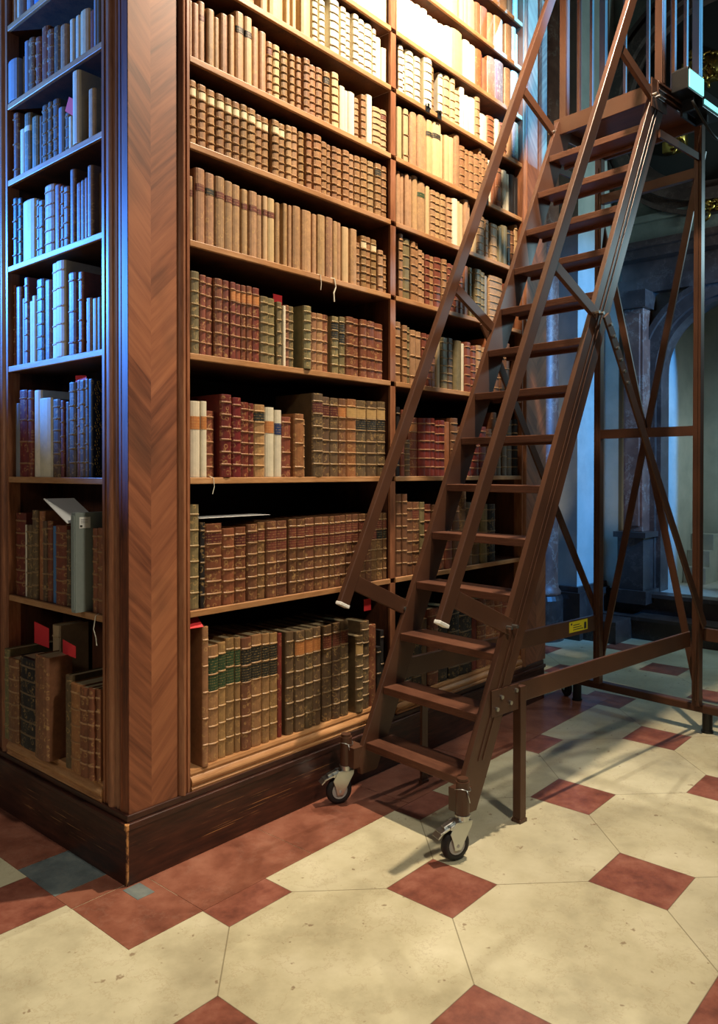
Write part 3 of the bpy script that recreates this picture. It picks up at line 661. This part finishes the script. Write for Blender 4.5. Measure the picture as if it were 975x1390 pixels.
redsheet(.445,.55,1.850,1.898,.10,'small red slip above the books on the third side shelf')
redsheet(.794,.848,2.235,2.285,.09,'red slip rising above the fourth shelf books, left bay','R')
m = MB(); PT = [(.325,.020,.888),(.332,.045,.901),(.347,.080,.912),(.372,.125,.919),(.405,.175,.922)]
V = []
for q, (x, y, z) in enumerate(PT): V += [(x-.03, y+.004, z), (x+.03, y-.004, z), (x+.03, y-.004, z-.0008), (x-.03, y+.004, z-.0008)]
F = [(4*q+k, 4*q+(k+1)%4, 4*q+4+(k+1)%4, 4*q+4+k) for q in range(4) for k in range(4)] + [(3,2,1,0),(16,17,18,19)]
c0 = Vector(PT[0]); tag(mesh_obj('paper_slip', [tuple(Vector(v)-c0) for v in V], F, M['red_paper'], None, c0, smooth=False), 'curved red slip on top of the tall folio, bottom left', 'paper slip', GR)
redsheet(1.445,1.50,.79,.85,.12,'rounded red slip standing behind the low books, bottom left bay','R')
slip('loose_sheet', [(.365,.05,1.3125),(.74,.05,1.3125),(.74,.20,1.3125),(.365,.20,1.3125)], M['white_paper'], 'white loose sheet lying on the books of the second shelf', 'paper')
# grey archive box with opened flap
bx = thing('archive_box', 'grey cloth archive box with white label and raised flap', 'archive box', (-.02,.333,SH[1]+.0005))
m = MB(); m.box((0,-.016,0),(.14,.016,.385)); m.box((-.004,-.012,.01),(0,.012,.375)); m.build('box_body', M['greybox'], bx, bevel=.0015)
m = MB(); m.box((.016,-.0172,.325),(.062,-.0158,.368)); lb = m.build('white_label', M['white_paper'], bx)
m = MB(); m.box((.018,-.0178,.329),(.028,-.0170,.337))
for q in range(3): m.box((.022,-.0176,.345+.006*q),(.05,-.0171,.3465+.006*q))
m.build('label_print', M['ink'], lb)
m = MB(); m.bar((.05,.016,.345),(.10,.30,.43),.125,.003,up=(0,0,1)); m.build('flap', M['white_paper'], bx)
for k, (y, h, c) in enumerate(((.279,.325,'r6'),(.241,.328,'r5'))):
    make_book(c, .036, h, .20, (.045,y,SH[1]+.0005), -math.pi/2, 'reddish brown ribbed book right of the grey box, %s of two' % ('left','right')[k], 'old books on the second shelf, narrow side bay')
# threads and ribbons hanging over shelf edges
def thread(pts, r, lab): 
    m = MB(); m.tube(pts, r, 5); c = Vector(pts[0]); m.V = [tuple(Vector(v)-c) for v in m.V]
    return tag(m.build('hanging_ribbon', M['thread'], None, c), lab, 'ribbon', 'ribbon ends hanging from shelf edges')
thread([(1.115,.040,2.405),(1.112,.016,2.398),(1.120,.014,2.36),(1.106,.014,2.33),(1.108,.013,2.29)], .0035, 'white ribbon end hanging from fifth shelf, wide left bay')
thread([(1.02,.040,2.405),(1.02,.016,2.398),(1.022,.014,2.36),(1.018,.014,2.33)], .0018, 'thin brown thread beside the white ribbon, fifth shelf')
thread([(.405,.040,1.48),(.405,.016,1.474),(.408,.014,1.44),(.398,.013,1.41)], .0016, 'fine thread hanging under the white vellum books')
thread([(.03,.235,.957),(.016,.235,.950),(.012,.243,.90),(.013,.228,.87),(.012,.22,.84)], .0018, 'looped thread hanging below the second side shelf')
# dark iron shelf clips
for x, z in ((1.845,3.454),(1.955,3.454),(2.44,3.111)):
    m = MB(); m.box((-.018,-.004,-.03),(.018,.0,.012)); m.box((-.018,-.004,.006),(.018,.03,.012)); m.box((-.006,-.012,-.004),(.006,-.004,.014))
    tag(m.build('shelf_clip', M['black'], None, (x,.019,z), bevel=.001), 'small black clip on the edge of the %s shelf, %s' % ('eighth' if z > 3.2 else 'seventh', 'left of two' if x < 1.9 else 'right of two' if x < 2 else 'right bay'), 'clip', 'black clips on the shelf edges')

# ------------------------------------------------------------------ the rolling library ladder
LA = R(-6.77)
DV = Vector((math.cos(LA), math.sin(LA), 0)); LV = Vector((-math.sin(LA), math.cos(LA), 0))
D0, L0 = 1.13, -.32
org = DV*D0 + LV*L0
ld = thing('library_ladder', 'tall brown rolling library ladder with handrails and platform on casters', 'ladder', tuple(org), LA)
def Q(d, l, z): return (d-D0, l-L0, z)
LD, TR = M['ladder'], M['tread']
RI, LI = -.600, -.041                   # inner planes of the two stringers
K = .109/.233
de = lambda z: 1.122 + K*(z-.273)
for s, (a, b) in enumerate(((RI-.026, RI), (LI, LI+.026))):
    m = MB()
    P = [(de(.20),.20),(1.105,.135),(1.20,.135),(de(.30)+.15,.30),(de(3.50)+.15,3.50),(de(3.53),3.53)]
    m.prism([(d-D0, z) for d, z in P], 1, a-L0, b-L0)
    out = (a-.0025) if s == 0 else (b+.0025)
    for o_ in (.060,.088):              # fine raised ribs along the outer side
        m.bar(Q(de(.33)+o_, out, .33), Q(de(3.45)+o_, out, 3.45), .006, .003, side=(math.cos(R(25)),0,-math.sin(R(25))))
    m.build('stringer', LD, ld, bevel=.002)
for i in range(14):
    d, z = 1.132+.109*i, .273+.233*i
    m = MB(); y0, y1 = RI+.0005-L0, LI-.0005-L0
    m.box((d-D0, y0, z-.022), (d-D0+.165, y1, z)); m.box((d-D0, y0, z-.034), (d-D0+.016, y1, z-.02)); m.box((d-D0+.15, y0, z-.04), (d-D0+.165, y1, z-.02))
    m.build('step', TR, ld, bevel=.0025)
# platform
m = MB(); m.box(Q(2.68,-.625,3.515), Q(3.19,-.016,3.54)); m.build('platform_deck', TR, ld)
m = MB(); m.box(Q(2.655,-.64,3.455), Q(2.68,-.0,3.548)); m.box(Q(2.68,-.64,3.455), Q(3.2,-.626,3.548)); m.box(Q(2.68,-.014,3.455), Q(3.2,.0,3.548)); m.box(Q(3.18,-.626,3.455), Q(3.2,-.014,3.548))
for zz in (3.47,3.50,3.53): m.box(Q(2.66,-.645,zz), Q(3.2,-.64,zz+.008))
m.build('platform_frame', LD, ld, bevel=.002)
m = MB(); m.box(Q(2.60,-.634,3.40), Q(2.76,-.628,3.55)); m.build('gusset_plate', LD, ld)
# guard rail
for nm, pts, wd in (('guard_post', [(2.735,-.61),(2.735,-.02),(3.17,-.61),(3.17,-.02)], .042), ('baluster', [(2.89,-.02),(3.03,-.02),(2.89,-.61),(3.03,-.61),(3.17,-.165),(3.17,-.315),(3.17,-.465)], .02)):
    for d, l in pts:
        m = MB(); m.box(Q(d-wd/2, l-wd/2, 3.54), Q(d+wd/2, l+wd/2, 4.56))
        if wd > .03: m.box(Q(d-.008, l-wd/2-.003, 3.56), Q(d+.008, l-wd/2, 4.5))
        m.build(nm, LD, ld, bevel=.0015)
m = MB(); m.box(Q(2.70,-.635,4.56), Q(3.2,-.59,4.595)); m.box(Q(2.70,-.04,4.56), Q(3.2,.005,4.595)); m.box(Q(3.15,-.59,4.56), Q(3.2,-.04,4.595)); m.build('guard_top_rail', LD, ld)
# handrails
hd = lambda z: 1.005 + .478*(z-.915)
for l in (-.613, -.028):
    a, b = Vector(Q(hd(.915), l, .915)), Vector(Q(hd(4.62), l, 4.62))
    m = MB(); m.bar(a, b, .030, .056, side=(0,1,0)); h = m.build('handrail', LD, ld, bevel=.004)
    dr = (b-a).normalized(); m = MB(); m.bar(a-dr*.012, a+dr*.003, .034, .060, side=(0,1,0)); m.build('end_cap', M['whitecap'], h, bevel=.003)
    for (d0,z0,d1,z1) in ((1.045,1.015,1.42,.845),(1.745,2.432,2.09,2.25),(2.315,3.605,2.64,3.455)):
        m = MB(); m.bar(Q(d0, l, z0), Q(d1, l+(.008 if l > -.3 else -.008), z1), (.022), (.068 if z0 < 1.2 else .05), side=(0,1,0)); hb = m.build('handrail_brace', LD, ld, bevel=.002)
        m = MB()
        for q in (-.02,.02): m.cyl(Q(d1-.01+q, l-.012, z1+.005), Q(d1-.01+q, l-.045 if l < -.3 else l+.03, z1+.005), .008, 8)
        m.build('bolt', M['zinc'], hb)
# rear posts and frame
for l in (-.628, .003):
    m = MB(); m.box(Q(3.142,l-.022,.165), Q(3.188,l+.022,3.50)); m.box(Q(3.136,l-.008,.2), Q(3.142,l+.008,3.4)); m.build('rear_post', LD, ld, bevel=.003)
    o_ = l-.030 if l < -.3 else l+.030
    m = MB(); m.box(Q(1.33,-.5995,.500), Q(3.142,-.584,.588)) if l < -.3 else m.box(Q(1.33,l-.006,.505), Q(3.142,l+.018,.600))
    sr = m.build('side_rail', LD, ld, bevel=.003)
    if l > -.3:
        m = MB(); m.box(Q(2.83,l-.0075,.528), Q(3.03,l-.006,.592)); yl = m.build('warning_label', M['yellow'], sr)
        m = MB()
        for q in range(3): m.box(Q(2.87,l-.0082,.540+.014*q), Q(2.98-.02*q,l-.0076,.5445+.014*q))
        m.box(Q(2.845,l-.0082,.572), Q(2.86,l-.0076,.584)); m.box(Q(2.99,l-.0082,.535), Q(3.015,l-.0076,.575)); m.build('label_print', M['ink'], yl)
    m = MB(); m.bar(Q(2.05 if l > -.3 else 2.115, o_, 2.30 if l > -.3 else 2.247), Q(3.19, o_, .62), .012, .05, side=(0,1,0)); sb = m.build('side_brace', LD, ld, bevel=.002)
    if l < -.3:
        m = MB()
        for q in range(6): m.cyl(Q(2.15+.032*q, o_-.006, 2.205-.053*q), Q(2.15+.032*q, o_-.014, 2.205-.053*q), .008, 8)
        m.build('bolt', M['zinc'], sb)
m = MB(); m.bar(Q(3.192,.003,3.05), Q(3.192,-.628,.20), .012, .04, side=(1,0,0)); m.build('rear_brace', LD, ld)
m = MB(); m.bar(Q(3.206,-.628,3.33), Q(3.206,.003,.33), .012, .04, side=(1,0,0)); m.build('rear_brace', LD, ld)
for z in (1.735, 3.20): m = MB(); m.box(Q(3.145,-.606,z-.028), Q(3.18,-.019,z+.028)); m.build('cross_bar', LD, ld)
for l in (-.634,.004): m = MB(); m.box(Q(2.68,l-.006,3.26), Q(3.142,l+.006,3.30)); m.build('top_side_rail', LD, ld)
m = MB(); m.box(Q(3.20,-.62,.535), Q(3.225,-1.45,.605)); m.build('outrigger_bar', LD, ld)
m = MB(); m.box(Q(3.19,-1.45,.118), Q(3.25,.34,.165)); m.build('base_bar', LD, ld, bevel=.008)
for l in (-.655,.20,-1.2):
    m = MB(); m.cyl(Q(3.24,l,0), Q(3.24,l,.12), .028, 16); m.cyl(Q(3.24,l,0), Q(3.24,l,.014), .033, 16); m.build('foot', M['black'], ld, smooth=False)
# short front support legs and stiffener plates
for l, zt in ((-.620,.585),(-.06,.42)):
    m = MB(); hw = .02 if l < -.3 else .008; m.box(Q(1.475,l-hw,.012), Q(1.515,l+hw,zt)); m.box(Q(1.47,l-hw-.003,0), Q(1.52,l+hw+.003,.016)); m.build('front_leg', LD, ld, bevel=.002)
m = MB(); m.box(Q(1.29,-.632,.490), Q(1.472,-.6265,.600)); pl = m.build('gusset_plate', LD, ld, bevel=.001)
m = MB()
for d, z in ((1.32,.52),(1.35,.565),(1.41,.53),(1.45,.575)): m.cyl(Q(d,-.632,z), Q(d,-.642,z), .009, 8)
m.build('bolt', M['zinc'], pl)
# casters
def caster(d, l, brake, z0=0, ang=0):
    c = bpy.data.objects.new('caster', None); link(c, ld); c.location = Q(d, l, z0); c.rotation_euler = (0,0,ang)
    m = MB(); m.torus((0,0,.062), (0,1,0), .045, .017, 30, 10); m.cyl((0,-.015,.062), (0,.015,.062), .046, 24); m.build('wheel_tyre', M['rubber'], c, smooth=True)
    m = MB(); m.torus((0,-.014,.062), (0,1,0), .034, .003, 24, 6); m.lathe((0,-.0155,.062), [(.032,0),(.026,.001),(.012,-.003),(.008,-.006)], 20, axis=(0,1,0)); m.cyl((0,-.024,.062),(0,.024,.062),.007,10); m.build('wheel_rim', M['wheelgrey'], c)
    m = MB()
    for s in (-1,1):
        m.prism([(-.014,.046),(.014,.046),(.064,.135),(.066,.152),(-.010,.152),(-.034,.112),(-.022,.08)], 1, s*.022-.0015, s*.022+.0015)
    m.box((-.002,-.0235,.146),(.064,.0235,.151)); m.cyl((.035,0,.15),(.035,0,.166),.027,20); m.cyl((.035,0,.166),(.035,0,.172),.031,20)
    m.build('fork', M['zinc'], c, bevel=.0008)
    if brake:
        m = MB(); m.bar((.012,0,.150),(-.075,0,.120),.044,.007); m.bar((-.066,0,.124),(-.088,0,.104),.044,.007); m.cyl((-.03,-.026,.135),(-.03,.026,.135),.007,10); m.bar((-.006,0,.152),(-.055,0,.136),.022,.010); m.build('brake_pedal', M['zinc'], c, bevel=.001)
        m = MB(); m.cyl((.035,0,.172),(.035,0,.30),.027,20); m.cyl((.035,0,.30),(.035,0,.312),.022,20); m.build('socket_tube', LD, c)
        m = MB(); pts = [(.035+.031*math.cos(t), .031*math.sin(t), .272+.006*math.sin(2*t)) for t in [R(-200+20*i) for i in range(15)]]; m.tube(pts, .0018, 6); m.cyl((.035,-.031,.272),(.045,-.036,.225),.002,6); m.build('locking_pin', M['zinc'], c, smooth=True)
    return c
caster(1.035,-.655,True,ang=R(-16)); caster(1.035,.035,True,ang=R(-20)); caster(3.27,.30,False,ang=R(60)); caster(3.27,-1.38,False,ang=R(60))
for a, b in ((-.66,-.60),(-.04,.04)): m = MB(); m.box(Q(1.06,a,.17), Q(1.13,b,.26)); m.build('caster_bracket', LD, ld)

# ------------------------------------------------------------------ floodlight clamped to the platform
def W3(d, l, z): v = DV*d + LV*l; return (v.x, v.y, z)
fl = thing('floodlight', 'black floodlight with cyan lit lens fixed beside the ladder platform', 'floodlight', W3(2.90,-.664,3.46), LA)
m = MB(); m.box((-.14,-.085,.045),(.05,.006,.155)); m.box((.03,-.085,.0),(.27,.006,.10))
for q in range(7): m.box((-.13+.025*q,-.08,.155),(-.122+.025*q,.0,.165))
m.build('housing', M['black'], fl, bevel=.004)
m = MB(); m.box((-.13,-.090,.055),(.035,-.084,.145)); m.box((.05,-.090,.02),(.24,-.084,.045)); m.build('lens', M['led'], fl)
m = MB(); m.box((-.02,-.06,-.02),(.0,.006,.05)); m.box((.14,-.06,-.04),(.16,.006,.01)); m.box((-.02,.0,-.04),(.16,.012,-.01)); m.build('yoke', M['black'], fl)
m = MB(); pts = [W3(2.70+.45*t, -.80-.03*math.sin(t*3.1), 3.40-.14*math.sin(t*3.14)+.0*t) for t in [i/14 for i in range(15)]]
c0 = Vector(pts[0]); m.tube([tuple(Vector(p)-c0) for p in pts], .007, 8)
tag(m.build('power_cable', M['black'], None, tuple(c0), smooth=True), 'black power cable looping under the floodlight by the platform', 'cable')
